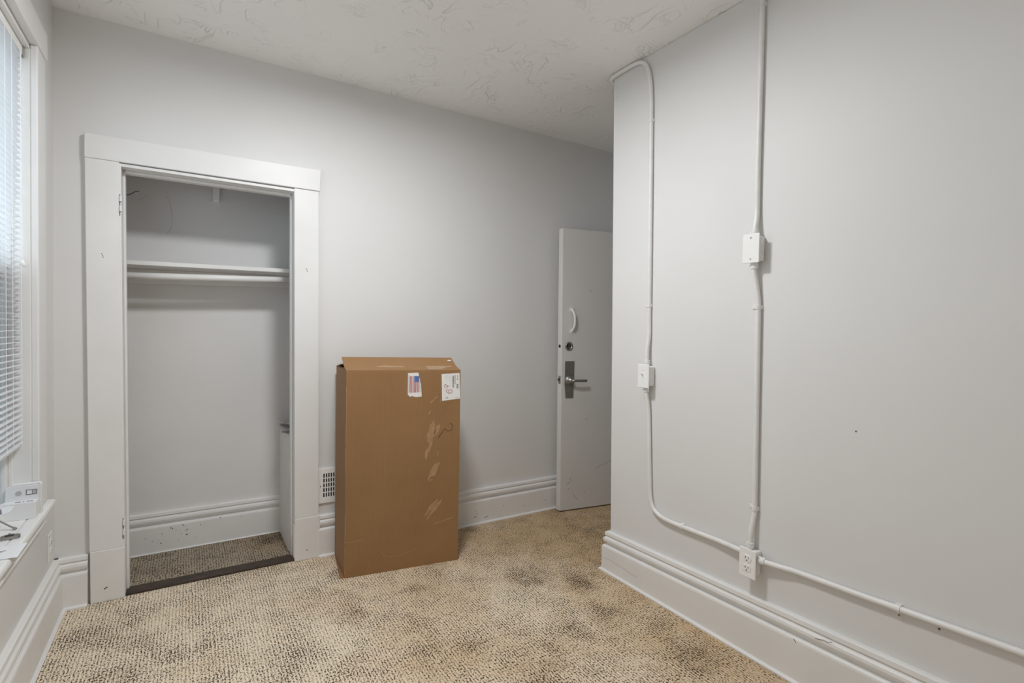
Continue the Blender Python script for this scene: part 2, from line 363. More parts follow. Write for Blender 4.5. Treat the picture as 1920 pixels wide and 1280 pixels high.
tb(MB().box(-.270, -.256, Y0 + .004, YB + .125, 0, 2.05, SH), 'side_jamb', bevel=.002); tb(MB().box(.5005, .514, Y0 + .004, YB + .125, 0, 2.05, SH), 'side_jamb', bevel=.002)
tb(MB().box(-.272, .514, Y0 + .006, YB + .125, 2.036, 2.05), 'head_jamb', bevel=.002)
tb(MB().box(-.256, -.245, YB + .045, YB + .085, 0, 2.036, SH), 'door_stop', bevel=.003); tb(MB().box(.490, .5005, YB + .045, YB + .085, 0, 2.036, SH), 'door_stop', bevel=.003)
tb(MB().box(-.262, .508, YB + .045, YB + .085, 2.022, 2.036), 'door_stop', bevel=.003)
for z in (1.86, .335):                                   # painted-over hinges of the removed door
    x = -.262 + SH * (z - 1)
    h = tb(MB().box(x + .001, x + .007, Y0 + .002, Y0 + .030, z - .05, z + .05), 'hinge', 'trim', .0015)
    for zz in (z - .034, z + .012): tb(MB().cyl((x + .004, Y0 - .002, zz), (x + .004, Y0 - .002, zz + .026), .0055, n=12), 'hinge_knuckle', 'trim', 0)
    tb(MB().box(x - .0012, x + .0006, Y0 - .0006, Y0 + .003, z - .055, z + .045), 'hinge_gap', 'crack', 0)
tb(MB().box(.4945, .5005, Y0 + .006, Y0 + .03, .02, .20, SH), 'patch_strip', 'trim', .001)
for (x, z) in ((-.335, 1.623), (-.332, 1.615), (-.330, 1.608), (.556, 1.622), (.559, 1.616), (.561, 1.608)):
    tb(MB().cyl((x, Y0 - .0008, z), (x, Y0 + .002, z), .0022, n=8), 'nail_hole', 'crack', 0)
for (x, z) in ((-.325, .062), (-.318, .066), (.57, .055)):
    tb(MB().cyl((x, Y0 - .0048, z), (x, Y0 - .002, z), .0035, n=8), 'nail_hole', 'crack', 0)
struct(MB().box(-.262, .505, YB - .016, YB + .066, 0, .010).build('trim_2', 'wood', bevel=.003), 'dark worn wooden threshold strip across the closet opening', 'threshold')
# boxed-in ledge on the right of the closet
struct(MB().box(.497, .85, YB + .124, YK, 0, .672).build('trim_3', 'closetwall', bevel=.003), 'low boxed-in ledge inside the closet on the right', 'ledge')

# ------------------------------------------------------------------ closet fittings
sh = empty('closet_shelf', (.1, YK - .26, 1.60)); tag(sh, 'white painted wooden shelf across the closet above the hanging rail', 'shelf')
inv = Matrix.Translation(Vector((.1, YK - .26, 1.60))).inverted()
def pt(mb, name, mat, root, bevel=.0, smooth=False, label=None):
    o = mb.build(name, mat, None, bevel, smooth=smooth, label=label); o.parent = root
    o.matrix_parent_inverse = (Matrix.Translation(root.location) @ root.rotation_euler.to_matrix().to_4x4()).inverted(); return o
pt(MB().prism([(-.649, YK - .262, 1.600), (.85, YK - .262, 1.622), (.85, YK - .262, 1.645), (-.65, YK - .262, 1.621)], (0, .262, 0)), 'board', 'trim', sh, .002)
pt(MB().prism([(-.65, YK - .019, 1.515), (.85, YK - .019, 1.552), (.85, YK - .019, 1.6215), (-.65, YK - .019, 1.5995)], (0, .019, 0)), 'cleat', 'trim', sh, .002)
rail = MB().cyl((-.65, YK - .225, 1.538), (.85, YK - .225, 1.588), .0175, n=24).build('hanging_rail', 'trim', smooth=True)
tag(rail, 'round white closet hanging rail under the shelf', 'closet rail')
bt = MB().prism([(.124, YK - .045, 2.03), (.158, YK - .045, 2.03), (.163, YK - .045, 2.6), (.129, YK - .045, 2.6)], (0, .045, 0)).build('batten', 'plastic', bevel=.002)
tag(bt, 'short white wooden batten at the top of the closet back wall', 'batten')
# papers on the ledge
M['buff'] = simple('buff_paper', (.62, .54, .36), .6)
e = empty('envelope', (.59, 3.34, .672), .06); tag(e, 'buff envelope at the bottom of the papers on the closet ledge', 'paper')
MB().box(-.085, .10, -.10, .08, 0, .005).build('sheets', 'buff', e)
e = empty('magazine', (.60, 3.40, .677), -.10); tag(e, 'grey magazine lying over the envelope on the closet ledge', 'paper')
MB().prism([(-.115, -.13, 0), (.10, -.13, 0), (.10, -.13, .009), (-.06, -.13, .010), (-.118, -.13, .013)], (0, .24, 0)).build('pages', 'print', e)
MB().prism([(-.119, -.131, .013), (-.06, -.131, .0102), (.10, -.131, .0092), (.10, -.131, .0104), (-.06, -.131, .0114), (-.119, -.131, .0145)], (0, .242, 0)).build('cover', 'lightprint', e)
e = empty('leaflet', (.60, 3.44, .6925), .12); tag(e, 'curled white leaflet on top of the magazine on the closet ledge', 'paper')
pr_ = [(-.125 + .02 * k, .030 * max(0, (3.5 - k) / 3.5) ** 1.4) for k in range(12)]
MB().prism([(x, -.075, z) for x, z in pr_] + [(x, -.075, z + .0012) for x, z in pr_[::-1]], (0, .14, 0)).build('sheet', 'paper', e)
MB().prism([(x, -.060, z + .0012) for x, z in pr_[1:9]] + [(x, -.060, z + .0016) for x, z in pr_[1:9][::-1]], (0, .05, 0)).build('printed_panel', 'print', e)

# ------------------------------------------------------------------ entry door
DA = math.radians(-8.485)
d1 = empty('door_1', (2.273, 2.945, 0), DA); struct(d1, 'grey slab entry door standing open beside the back wall', 'door')
dl = -.0095
def dx(z): return dl * z
mb = MB(); W = .71
mb.add([(0, 0, .008), (W, 0, .008), (W, .042, .008), (-.010, .042, .008), (dx(2.03), 0, 2.03), (W, 0, 2.04), (W, .042, 2.04), (dx(2.03) - .010, .042, 2.03)],
       [(3, 2, 1, 0), (4, 5, 6, 7), (0, 1, 5, 4), (1, 2, 6, 5), (2, 3, 7, 6), (3, 0, 4, 7)])
mb.build('slab', 'doorpaint', d1, bevel=.0025)
pu = empty('pull_handle', (.062, 0, 1.38)); pu.parent = d1; pu['label'] = 'painted arched pull handle'
MB().box(-.016, .016, -.004, 0, .062, .092).build('foot_plate', 'trim', pu, bevel=.002); MB().box(-.012, .026, -.004, 0, -.095, -.065).build('foot_plate', 'trim', pu, bevel=.002)
MB().tube([(0, 0, .078), (.002, -.016, .066), (.010, -.030, .035), (.012, -.032, 0), (.012, -.030, -.035), (.008, -.016, -.066), (.006, 0, -.08)], .0085, n=12).build('grip', 'trim', pu, smooth=True)
db = empty('deadbolt_ring', (.045, 0, 1.193)); db.parent = d1; db['label'] = 'empty metal deadbolt ring'
MB().lathe((0, 0, 0), (0, -1, 0), [(0, .031), (.006, .031), (.009, .027), (.009, .020), (.002, .019)], 28).build('ring', 'steel', db, smooth=True)
MB().cyl((0, -.0025, 0), (0, -.003, 0), .019).build('socket', 'darksteel', db)
MB().box(-.003, .004, -.008, -.003, -.014, .014).build('thumb_turn', 'steel', db, bevel=.001)
ls = empty('lever_set', (.056, 0, .95)); ls.parent = d1; ls['label'] = 'brushed steel lever handle on a tall plate'
MB().prism([(-.038, 0, .136), (.038, 0, .136), (.036, 0, -.03), (.034, 0, -.130), (-.030, 0, -.130), (-.040, 0, -.03)], (0, -.003, 0)).build('backplate', 'steel', ls, bevel=.001)
MB().lathe((-.004, -.003, 0), (0, -1, 0), [(0, .036), (.006, .036), (.014, .030), (.022, .020), (.045, .013)], 28).build('rose', 'steel', ls, smooth=True)
MB().tube([(-.004, -.04, 0), (.010, -.052, .0), (.03, -.055, 0), (.07, -.055, -.001), (.112, -.053, -.002)], .0095, n=12).build('lever', 'steel', ls, smooth=True)
MB().cyl((-.020, .021, 1.193), (-.0145, .021, 1.193), .011, n=16).build('bolt_hole', 'darkslot', d1)
MB().box(-.0165, -.013, .008, .034, .925, .98).build('latch_plate', 'steel', d1); MB().box(-.024, -.013, .014, .028, .945, .962).build('latch_bolt', 'darksteel', d1)
for (x, z, l, a) in ((.075, .24, .03, -1.1), (.05, .195, .022, .3), (.06, .165, .018, -.5), (.10, .13, .035, -1.0), (.125, .10, .03, -1.1), (.06, .21, .02, -.2), (.20, .125, .01, 0), (.30, .29, .06, .45), (.36, .31, .07, .4), (.42, .335, .05, .35), (.19, .66, .03, .1), (.21, 1.60, .02, -.5)):
    MB().ribbon([(x, z), (x + l * math.cos(a) * .5, z + l * math.sin(a) * .5 + .002), (x + l * math.cos(a), z + l * math.sin(a))], .0022, -.0006).build('scuff', 'greydark', d1)

# ------------------------------------------------------------------ window, blind, stool
w1 = empty('window_1', (XL - .1, (wy0 + wy1) / 2, wz0)); struct(w1, 'white double-hung window with painted wide casing', 'window')
P_ = lambda mb, n, mt='trim', bv=.002, lab=None: pt(mb, n, mt, w1, bv, label=lab)
P_(MB().box(XL - .2, XL + .001, wy1 - .012, wy1, wz0, wz1), 'side_jamb'); P_(MB().box(XL - .2, XL + .001, wy0, wy0 + .012, wz0, wz1), 'side_jamb')
P_(MB().box(XL - .2, XL + .001, wy0, wy1, wz1 - .012, wz1), 'head_jamb')
P_(MB().box(XL, XL + .024, wy1 - .008, wy1 + .118, wz0, 2.353), 'casing_stile', bv=.005); P_(MB().box(XL, XL + .024, wy0 - .118, wy0 + .008, wz0, 2.353), 'casing_stile', bv=.005)
P_(MB().box(XL, XL + .028, wy0 - .135, wy1 + .133, 2.353, 2.458), 'head_casing', bv=.003)
P_(MB().box(XL, XL + .046, wy0 - .16, wy1 + .16, wz0 - .03, wz0), 'stool', bv=.010); P_(MB().box(XL - .2, XL + .002, wy0, wy1, wz0 - .03, wz0), 'inner_sill', bv=.002)
P_(MB().box(XL, XL + .018, wy0 - .12, wy1 + .10, .488, wz0 - .03), 'apron', bv=.003); P_(MB().box(XL + .012, XL + .026, wy0 - .12, wy1 + .10, .490, .506), 'apron_bead', bv=.005)
P_(MB().box(XL - .105, XL - .09, wy1 - .03, wy1 - .012, wz0, wz1), 'parting_bead'); P_(MB().box(XL - .062, XL - .05, wy1 - .028, wy1 - .012, wz0, wz1), 'stop_bead')
zm = 1.50
def sash(x0, x1, z0, z1, nm):
    a, b_ = wy0 + .012, wy1 - .013; s_ = .042
    sa = P_(MB().box(x0, x1, b_ - s_, b_, z0, z1).box(x0, x1, a, a + s_, z0, z1).box(x0, x1, a + s_, b_ - s_, z0, z0 + .06).box(x0, x1, a + s_, b_ - s_, z1 - .04, z1), nm)
    P_(MB().box((x0 + x1) / 2 - .002, (x0 + x1) / 2 + .002, a + s_, b_ - s_, z0 + .06, z1 - .04), 'pane', 'glass', 0)
sash(XL - .09, XL - .062, wz0, zm + .02, 'lower_sash'); sash(XL - .135, XL - .105, zm - .02, wz1 - .012, 'upper_sash')
P_(MB().box(XL - .172, XL - .170, wy0 + .03, wy1 - .03, wz0 + .02, zm), 'insect_screen', 'screen', 0)
P_(MB().box(XL - .178, XL - .164, wy1 - .03, wy1 - .012, wz0, zm + .02).box(XL - .178, XL - .164, wy0 + .012, wy0 + .03, wz0, zm + .02).box(XL - .178, XL - .164, wy0 + .03, wy1 - .03, zm, zm + .02), 'screen_frame', 'trim', 0)

bl = empty('window_blind', (XL - .03, 2.2, .84)); tag(bl, 'white horizontal slatted blind lowered almost to the window sill', 'blind')
bx, by0, by1 = XL - .030, wy0 + .03, wy1 - .022
pt(MB().box(bx - .014, bx + .014, by0, by1, wz1 - .045, wz1 - .014), 'headrail', 'plastic', bl, .002)
pt(MB().box(bx - .015, bx + .017, by1 - .004, by1 + .006, wz1 - .052, wz1 - .012), 'end_bracket', 'steel', bl, .001)
pt(MB().box(bx - .012, bx + .012, by0, by1, .838, .850), 'bottom_rail', 'blind', bl, .003)
zs = .868; base = None; i = 0
while zs < wz1 - .055:
    if base is None:
        m = MB(); ws = [(-.0125, -.0015), (-.006, .0008), (0, .0015), (.006, .0008), (.0125, -.0015)]; vs = []
        for (px_, pz) in ws: vs += [(px_, by0 - 2.2, pz), (px_, by1 - 2.2, pz)]
        base = m.add(vs, [(2 * k, 2 * k + 1, 2 * k + 3, 2 * k + 2) for k in range(4)]).build('slat', 'blind', bl, smooth=True); o = base
    else:
        o = base.copy(); C.objects.link(o); o.parent = bl
    o.location = (bx - (XL - .03), 0, zs - .84); o.rotation_euler = (random.uniform(-.004, .004), math.radians(-6 + random.uniform(-2, 2)), 0)
    zs += .0212; i += 1
for y in (2.42, 2.50, 1.40):
    for dxx in (-.0135, .0135): pt(MB().cyl((bx + dxx, y, .845), (bx + dxx, y, wz1 - .04), .0011, n=6), 'ladder_cord', 'plastic', bl)
pt(MB().cyl((bx + .016, 2.60, .83), (bx + .016, 2.60, wz1 - .04), .0013, n=6), 'tilt_cord', 'plastic', bl)
pt(MB().tube([(bx + .018, 2.60, wz1 - .05), (bx + .017, 2.605, 2.0), (bx + .018, 2.615, 1.53)], .0013, n=6), 'lift_cord', 'plastic', bl)
pt(MB().lathe((bx + .018, 2.615, 1.535), (0, 0, -1), [(0, .003), (.008, .006), (.022, .0085), (.026, .006)], 14), 'tassel', 'plastic', bl, smooth=True)
struct(MB().box(-14, XL - 1.0, -12, 16, -1.1, -1.0).build('ground_outside', 'ground'), 'ground outside the window', 'ground')

# ------------------------------------------------------------------ things on the window stool
zt = wz0
bxs = empty('paper_carton', (-.527, 2.600, zt)); tag(bxs, 'open white carton with printed standing flap on the window sill, nearer one', 'carton', 'white cartons on the window sill')
MB().box(-.048, .049, -.030, .030, 0, .064).build('tray', 'white', bxs, bevel=.002)
mb = MB(); pts = [(-.044, .064), (.048, .064), (.049, .114), (.044, .119), (-.036, .119), (-.043, .112)]
fl = mb.prism([(x, .004, z) for x, z in pts], (0, .004, 0)).build('flap', 'white', bxs, bevel=.001)
MB().lathe((-.006, .004, .092), (0, -1, 0), [(0, .009), (.0008, .009)], 20).build('printed_disc', 'lightprint', fl)
MB().prism([(.014, .004, .083), (.046, .004, .083), (.046, .004, .103), (.014, .004, .103)], (0, -.0006, 0)).build('printed_panel', 'print', fl)
MB().prism([(.017, .0034, .086), (.031, .0034, .086), (.031, .0034, .100), (.017, .0034, .100)], (0, -.0004, 0)).build('printed_window', 'white', fl)
MB().prism([(.033, .0034, .086), (.043, .0034, .086), (.043, .0034, .100), (.033, .0034, .100)], (0, -.0004, 0)).build('printed_window', 'lightprint', fl)
for (a, b_, z) in ((-.012, .004, .0665), (.010, .014, .068), (.020, .038, .0685)): MB().box(a, b_, -.020, -.012, .0642, .0650).build('printed_mark', 'print', bxs)
b2 = empty('paper_carton', (-.520, 2.643, zt)); tag(b2, 'tall plain white carton against the window jamb behind the printed one', 'carton', 'white cartons on the window sill')
mb = MB(); pts = [(-.046, 0), (.047, 0), (.047, .112), (.041, .120), (-.036, .118), (-.046, .108)]
mb.prism([(x, -.009, z) for x, z in pts], (0, .020, 0)).build('body', 'white', b2, bevel=.002)
MB().box(.030, .047, -.0112, -.009, .02, .05).build('side_tab', 'white', b2)

hw = empty('door_latch', (-.553, 2.49, zt)); tag(hw, 'loose steel door latch with tilted faceplate on the window sill', 'door hardware')
o = MB().prism([(-.075, 0, .0), (.052, .0, .0), (.070, .016, 0), (.052, .030, .0), (-.075, .030, 0)], (0, 0, .003)).build('faceplate', 'white', hw, bevel=.0006)
o.location = (-.03, -.005, .038); o.rotation_euler = (math.radians(38), math.radians(-20), math.radians(4))
MB().box(.012, .034, .004, .026, .003, .0042).build('slot', 'print', o); MB().box(.006, .011, .004, .026, .003, .0046).build('rib', 'buff', o)
MB().cyl((-.01, -.005, .035), (.040, -.03, .004), .0028, n=10).build('spindle', 'steel', hw); MB().cyl((.034, -.027, .008), (.043, -.0315, .0035), .0045, n=10).build('spindle_tip', 'steel', hw)
MB().lathe((-.038, -.03, 0), (0, 0, 1), [(0, .018), (.01, .024), (.022, .024), (.032, .017), (.036, .012)], 24).build('knob', 'darksteel', hw, smooth=True)
hk = empty('lock_case', (-.508, 2.368, zt), .15); tag(hk, 'small dark metal lock case lying beside the paper on the window sill', 'door hardware')
MB().prism([(-.026, -.012, 0), (.022, -.014, 0), (.027, -.006, 0), (.027, .008, 0), (.010, .014, 0), (-.022, .012, 0)], (0, 0, .011)).build('case', 'steel', hk, bevel=.002)
MB().box(-.012, .012, -.006, .006, .011, .014).build('cam_plate', 'darksteel', hk, bevel=.001); MB().cyl((.0, .0, .014), (0, 0, .018), .004, n=12).build('cam_pin', 'steel', hk)
for q in (-.018, .018): MB().cyl((q, -.002, .011), (q, -.002, .0125), .003, n=10).build('rivet', 'steel', hk)
pp = empty('paper_sheet', (-.50, 2.235, zt)); tag(pp, 'white printed paper sheet hanging over the edge of the window sill', 'paper')
mb = MB(); n = 10
prof = [(-.06 + k * .0125, .0025 - (max(0, -.06 + k * .0125 - .04)) * .06) for k in range(n)]
vs = [(x, -.068 + .01 * x, z) for x, z in prof] + [(x, .055, z + .0006) for x, z in prof] + [(x, -.068 + .01 * x, z - .0012) for x, z in prof] + [(x, .055, z - .0006) for x, z in prof]
fs = [(k, k + 1, n + k + 1, n + k) for k in range(n - 1)] + [(2 * n + k, 3 * n + k, 3 * n + k + 1, 2 * n + k + 1) for k in range(n - 1)] + [(k, 2 * n + k, 2 * n + k + 1, k + 1) for k in range(n - 1)] + [(n + k, n + k + 1, 3 * n + k + 1, 3 * n + k) for k in range(n - 1)] + [(0, n, 3 * n, 2 * n), (n - 1, 3 * n - 1, 4 * n - 1, 2 * n - 1)]
mb.add(vs, fs).build('sheet', 'white', pp)
for (a, b_, y, hh) in ((-.055, -.030, -.012, .010), (-.026, -.004, -.010, .003), (-.026, .006, -.004, .003), (-.02, .012, .004, .0025)): MB().box(a, b_, y, y + hh, .0034, .0037).build('print_line', 'print', pp)

# outlet low on the left wall
def outlet_face(root, org, ax, nrm, cz):
    # duplex receptacle faces: ax = horizontal unit vector in the wall, nrm = out of the wall
    ax, nrm = Vector(ax), Vector(nrm)
    for dz in (.0195, -.0195):
        o_ = Vector(org) + Vector((0, 0, cz + dz)); pts = []
        for k in range(24):
            a = 2 * math.pi * k / 24; pts.append(o_ + ax * (.0172 * math.cos(a)) + Vector((0, 0, max(-.0125, min(.0125, .0172 * math.sin(a))))))
        rc = MB().prism(pts, nrm * .0025).build('receptacle', 'plastic', None); rc.parent = root; rc.matrix_parent_inverse = (Matrix.Translation(root.location)).inverted()
        for sx_, hh in ((-.0064, .0085), (.0064, .0070)):
            c = o_ + ax * sx_ + Vector((0, 0, .003)) + nrm * .0024
            MB().prism([c + ax * a + Vector((0, 0, b_)) for a, b_ in ((-.0013, -hh / 2), (.0013, -hh / 2), (.0013, hh / 2), (-.0013, hh / 2))], nrm * .0004).build('slot', 'darkslot', rc).matrix_parent_inverse = Matrix.Identity(4)
        c = o_ + Vector((0, 0, -.0075)) + nrm * .0024
        MB().prism([c + ax * (.0026 * math.cos(k * math.pi / 5)) + Vector((0, 0, .0026 * math.sin(k * math.pi / 5))) for k in range(10)], nrm * .0004).build('slot', 'darkslot', rc)
    c = Vector(org) + Vector((0, 0, cz)); 
    sc_ = MB().cyl(c, c + nrm * .0015, .003, n=10).build('screw', 'plastic'); sc_.parent = root; sc_.matrix_parent_inverse = Matrix.Translation(root.location).inverted()
ol = empty('wall_outlet', (XL, 2.958, .328)); tag(ol, 'painted-over flush duplex outlet below the window, by the corner', 'outlet')
pt(MB().box(XL, XL + .005, 2.922, 2.994, .270, .387), 'cover_plate', 'trim', ol, .002)
outlet_face(ol, (XL + .005, 2.958, 0), (0, 1, 0), (1, 0, 0), .328)

# ------------------------------------------------------------------ wall register behind the box
rg = empty('wall_register', (.76, YB, .396)); tag(rg, 'white metal heating register on the wall, half hidden by the box', 'vent')
x0, x1, z0, z1 = .632, .888, .298, .493; gx0, gx1, gz0, gz1 = .659, .861, .330, .466
pt(MB().box(x0, gx0, YB - .010, YB, z0, z1).box(gx1, x1, YB - .010, YB, z0, z1).box(gx0, gx1, YB - .010, YB, z0, gz0).box(gx0, gx1, YB - .010, YB, gz1, z1), 'frame', 'plastic', rg)
pt(MB().box(gx0, gx1, YB - .002, YB - .0005, gz0, gz1), 'dark_back', 'darkslot', rg)
k = 0; x = gx0 + .0085
while x < gx1:
    pt(MB().box(x, x + .0055, YB - .0095, YB - .002, gz0, gz1), 'fin', 'plastic', rg); x += .0135
for k in range(1, 5):
    z = gz0 + (gz1 - gz0) * k / 5; pt(MB().box(gx0, gx1, YB - .0075, YB - .0035, z - .0025, z + .0025), 'cross_bar', 'plastic', rg)
pt(MB().cyl((.644, YB - .0115, .396), (.644, YB - .009, .396), .0035, n=10), 'screw', 'steel', rg)

# ------------------------------------------------------------------ cardboard box
BA = math.radians(-8.67)
bxr = empty('cardboard_box', (.693, 2.709, 0), BA); tag(bxr, 'tall brown cardboard box standing on the carpet by the wall', 'box')
Wd, Dp, Hl, Hr, tk, rk = .614, .318, 1.078, 1.070, .005, -.022
mb = MB()
def panel(p0, p1, q0, q1, z0, z1):
    # vertical panel from outer edge p0-p1 to inner edge q0-q1 with end heights z0, z1
    return mb.add([(*p0, .0), (*p1, .0), (*q1, .0), (*q0, .0), (*p0, z0), (*p1, z1), (*q1, z1), (*q0, z0)], [(3, 2, 1, 0), (4, 5, 6, 7), (0, 1, 5, 4), (1, 2, 6, 5), (2, 3, 7, 6), (3, 0, 4, 7)])
panel((0, 0), (Wd, 0), (0, tk), (Wd, tk), Hl, Hr); panel((rk, Dp), (Wd, Dp), (rk, Dp - tk), (Wd, Dp - tk), 1.083, Hr)
panel((0, tk), (rk, Dp - tk), (tk, tk), (rk + tk, Dp - tk), Hl, 1.083); panel((Wd - tk, tk), (Wd - tk, Dp - tk), (Wd, tk), (Wd, Dp - tk), Hr, Hr)
mb.box(rk, Wd, tk, Dp - tk, 0.001, .006)
mb.build('body', 'kraft', bxr, bevel=.0012)
# front flap lifted a little, back flap lower, side flaps folded in
fmb = MB(); ny = 8; rows = []
for k in range(ny + 1):
    t = k / ny; y = .002 + .146 * t; dz = .061 * t - .010 * math.sin(math.pi * t)
    rows.append((y, dz, -.001 - .008 * t, Wd + .001 - .012 * t))
vs = []
for (y, dz, xa, xb) in rows: vs += [(xa, y, Hl + dz), (xb - .0, y, Hr + dz), (xa, y, Hl + dz + .0045), (xb, y, Hr + dz + .0045)]
fs = []
for k in range(ny):
    a = 4 * k; b_ = a + 4; fs += [(a, a + 1, b_ + 1, b_), (a + 2, b_ + 2, b_ + 3, a + 3), (a, b_, b_ + 2, a + 2), (a + 1, a + 3, b_ + 3, b_ + 1)]
fs += [(0, 2, 3, 1), (4 * ny, 4 * ny + 1, 4 * ny + 3, 4 * ny + 2)]
ff = fmb.add(vs, fs).build('front_flap', 'kraft', bxr)
MB().prism([(rk, Dp - .002, 1.080), (Wd, Dp - .002, Hr), (Wd - .01, Dp - .150, Hr + .018), (rk + .01, Dp - .150, 1.100)], (0, 0, .0045)).build('back_flap', 'kraft', bxr)
MB().prism([(.004, .012, Hl + .001), (rk + .004, Dp - .01, 1.0835), (rk + .15, Dp - .03, 1.075), (.14, .02, 1.072)], (0, 0, .004)).build('side_flap', 'kraft', bxr)
MB().prism([(Wd - .004, .012, Hr), (Wd - .004, Dp - .01, Hr), (Wd - .15, Dp - .03, 1.066), (Wd - .14, .02, 1.066)], (0, 0, .004)).build('side_flap', 'kraft', bxr)
def topz(x, t): return Hl + (Hr - Hl) * x / Wd + .061 * t - .010 * math.sin(math.pi * t) + .0046
def flap_patch(pts, name, mat):
    MB().add([(x, .002 + .146 * t, topz(x, t) + .0006) for x, t in pts], [tuple(range(len(pts)))]).build(name, mat, bxr)
flap_patch([(.43, .10), (.455, .04), (.50, .06), (.53, .22), (.56, .33), (.585, .38), (.58, .45), (.52, .46), (.46, .44), (.43, .42)], 'tape_tear', 'tape')
flap_patch([(.57, .80), (.595, .80), (.592, .86), (.575, .85)], 'tape_scrap', 'paper')
flap_patch([(.14, .35), (.30, .30), (.31, .42), (.20, .47)], 'tape_tear', 'tape')
def decal(pts, name, mat, y=-.0006, parent=None):
    return MB().add([(x, y, z) for x, z in pts], [tuple(range(len(pts)))]).build(name, mat, parent or bxr)
def blob(cx, cz, lx, lz, ang, jag=.25, n=18):
    r = random.Random(int(cx * 9999 + cz * 777)); out = []
    for k in range(n):
        a = 2 * math.pi * k / n; q = 1 + r.uniform(-jag, jag); x = lx * math.cos(a) * q; z = lz * math.sin(a) * q
        out.append((cx + x * math.cos(ang) - z * math.sin(ang), cz + x * math.sin(ang) + z * math.cos(ang)))
    return out
for a in ((.452, .905, .018, .005, .7), (.475, .925, .012, .004, .5), (.500, .905, .010, .003, 1.3), (.440, .845, .016, .005, 1.0), (.452, .735, .060, .019, 1.35), (.482, .745, .034, .012, 1.2), (.445, .660, .040, .008, 1.25), (.425, .615, .032, .009, 1.4),
          (.490, .615, .014, .004, 1.4), (.468, .520, .052, .016, 1.05), (.452, .475, .018, .008, 1.0), (.452, .315, .058, .010, .85), (.478, .312, .055, .010, .85), (.440, .265, .016, .006, 1.0)):
    decal(blob(*a), 'torn_patch', 'torn')
MB().ribbon([(.470, .225), (.51, .231), (.55, .240), (.58, .246)], .006, -.0006).build('scratch', 'torn', bxr)
MB().ribbon([(.001, .19), (.02, .185), (.06, .187), (.09, .19)], .003, -.0006).build('scratch', 'torn', bxr)
MB().ribbon([(.18, .125), (.20, .09), (.24, .075), (.29, .077), (.34, .09), (.38, .105)], .0028, -.0006).build('scratch', 'torn', bxr)
for z0_, z1_ in ((.02, .16), (.18, .33), (.55, .68), (.70, 1.0)): MB().ribbon([(.0012, z0_), (.003, (z0_ + z1_) / 2), (.0014, z1_)], .0028, -.0006).build('worn_edge', 'torn', bxr)
import math as _m
MB().ribbon([(.492, .700), (.498, .712), (.508, .724), (.516, .735), (.522, .748), (.528, .751), (.533, .744), (.543, .737), (.556, .736), (.566, .742), (.571, .752), (.571, .764), (.566, .774), (.558, .777)], .0022, -.0008).build('marker_squiggle', 'penblack', bxr, label='thin dark marker squiggle')
# flag sticker (turned a quarter: stripes run down, canton top right)
fg = decal([(.318, 1.062), (.374, 1.064), (.381, 1.035), (.390, 1.00), (.392, .97), (.395, .934), (.370, .931), (.355, .933), (.341, .938), (.330, .934), (.318, .946)], 'flag_sticker', 'paper', -.0008); fg['label'] = 'torn white sticker with a flag'
sx0, sx1, sz0, sz1 = .3285, .3795, .9565, 1.046; sw = (sx1 - sx0) / 13
for k in range(13):
    if k % 2 == 0:
        zt_ = sz1 if k < 6 else 1.0135
        decal([(sx0 + k * sw, sz0), (sx0 + (k + 1) * sw, sz0), (sx0 + (k + 1) * sw, zt_), (sx0 + k * sw, zt_)], 'stripe', 'red', -.0012, fg)
cn = decal([(sx0 + 6 * sw, 1.0135), (sx1, 1.0135), (sx1, sz1), (sx0 + 6 * sw, sz1)], 'canton', 'blue', -.0012, fg)
for k in range(9):
    for j in range(3):
        cx_, cz_ = sx0 + 6 * sw + .005 + j * .0085 + (k % 2) * .004, 1.0165 + k * .0033; decal([(cx_ - .0009, cz_), (cx_, cz_ - .0009), (cx_ + .0009, cz_), (cx_, cz_ + .0009)], 'star', 'white', -.0015, fg)
for xx in (.3235, .3845):
    z = .958
    while z < 1.048:
        if not (xx > .38 and z > 1.04): l = random.choice((.0025, .003, .004)); decal([(xx - .0014, z), (xx + .0014, z), (xx + .0014, z + l), (xx - .0014, z + l)], 'print_mark', 'print', -.0012, fg); z += l + random.choice((.0012, .0016, .003))
        else: break
# shipping label (turned a quarter: barcodes on the right)
lb = decal([(.5045, 1.054), (.6075, 1.058), (.6125, .914), (.509, .905)], 'shipping_label', 'paper', -.0008); lb['label'] = 'white shipping label with barcodes and red marker writing'
def q(x0, x1, z0, z1, mt='print', nm='print_mark'): decal([(x0, z0), (x1, z0), (x1, z1), (x0, z1)], nm, mt, -.0012, lb)
z = .978
while z < 1.045:
    h_ = random.choice((.0008, .0012, .0018, .0026)); q(.5665, .5775, z, z + h_, 'print', 'barcode_bar'); z += h_ + random.choice((.0008, .0012, .002))
z = .972
while z < .996:
    h_ = random.choice((.0010, .0016, .0022)); q(.591, .602, z, z + h_, 'print', 'barcode_bar'); z += h_ + .0012
z = .998
while z < 1.048:
    l = random.choice((.003, .0045, .006)); q(.582, .5855, z, z + l, 'print'); z += l + .002
for (a, z0_, z1_) in ((.594, 1.019, 1.032), (.5945, 1.036, 1.043), (.5585, 1.0, 1.046), (.551, 1.012, 1.046), (.545, 1.026, 1.046), (.537, 1.030, 1.046), (.529, 1.020, 1.046), (.5215, 1.034, 1.046)):
    z = z0_
    while z < z1_: q(a, a + (.0042 if a > .59 else .0016), z, z + .0024, 'print' if a > .59 else 'lightprint'); z += .0034
q(.529, .543, .917, .926, 'lightprint'); q(.585, .603, .9185, .9198, 'print')
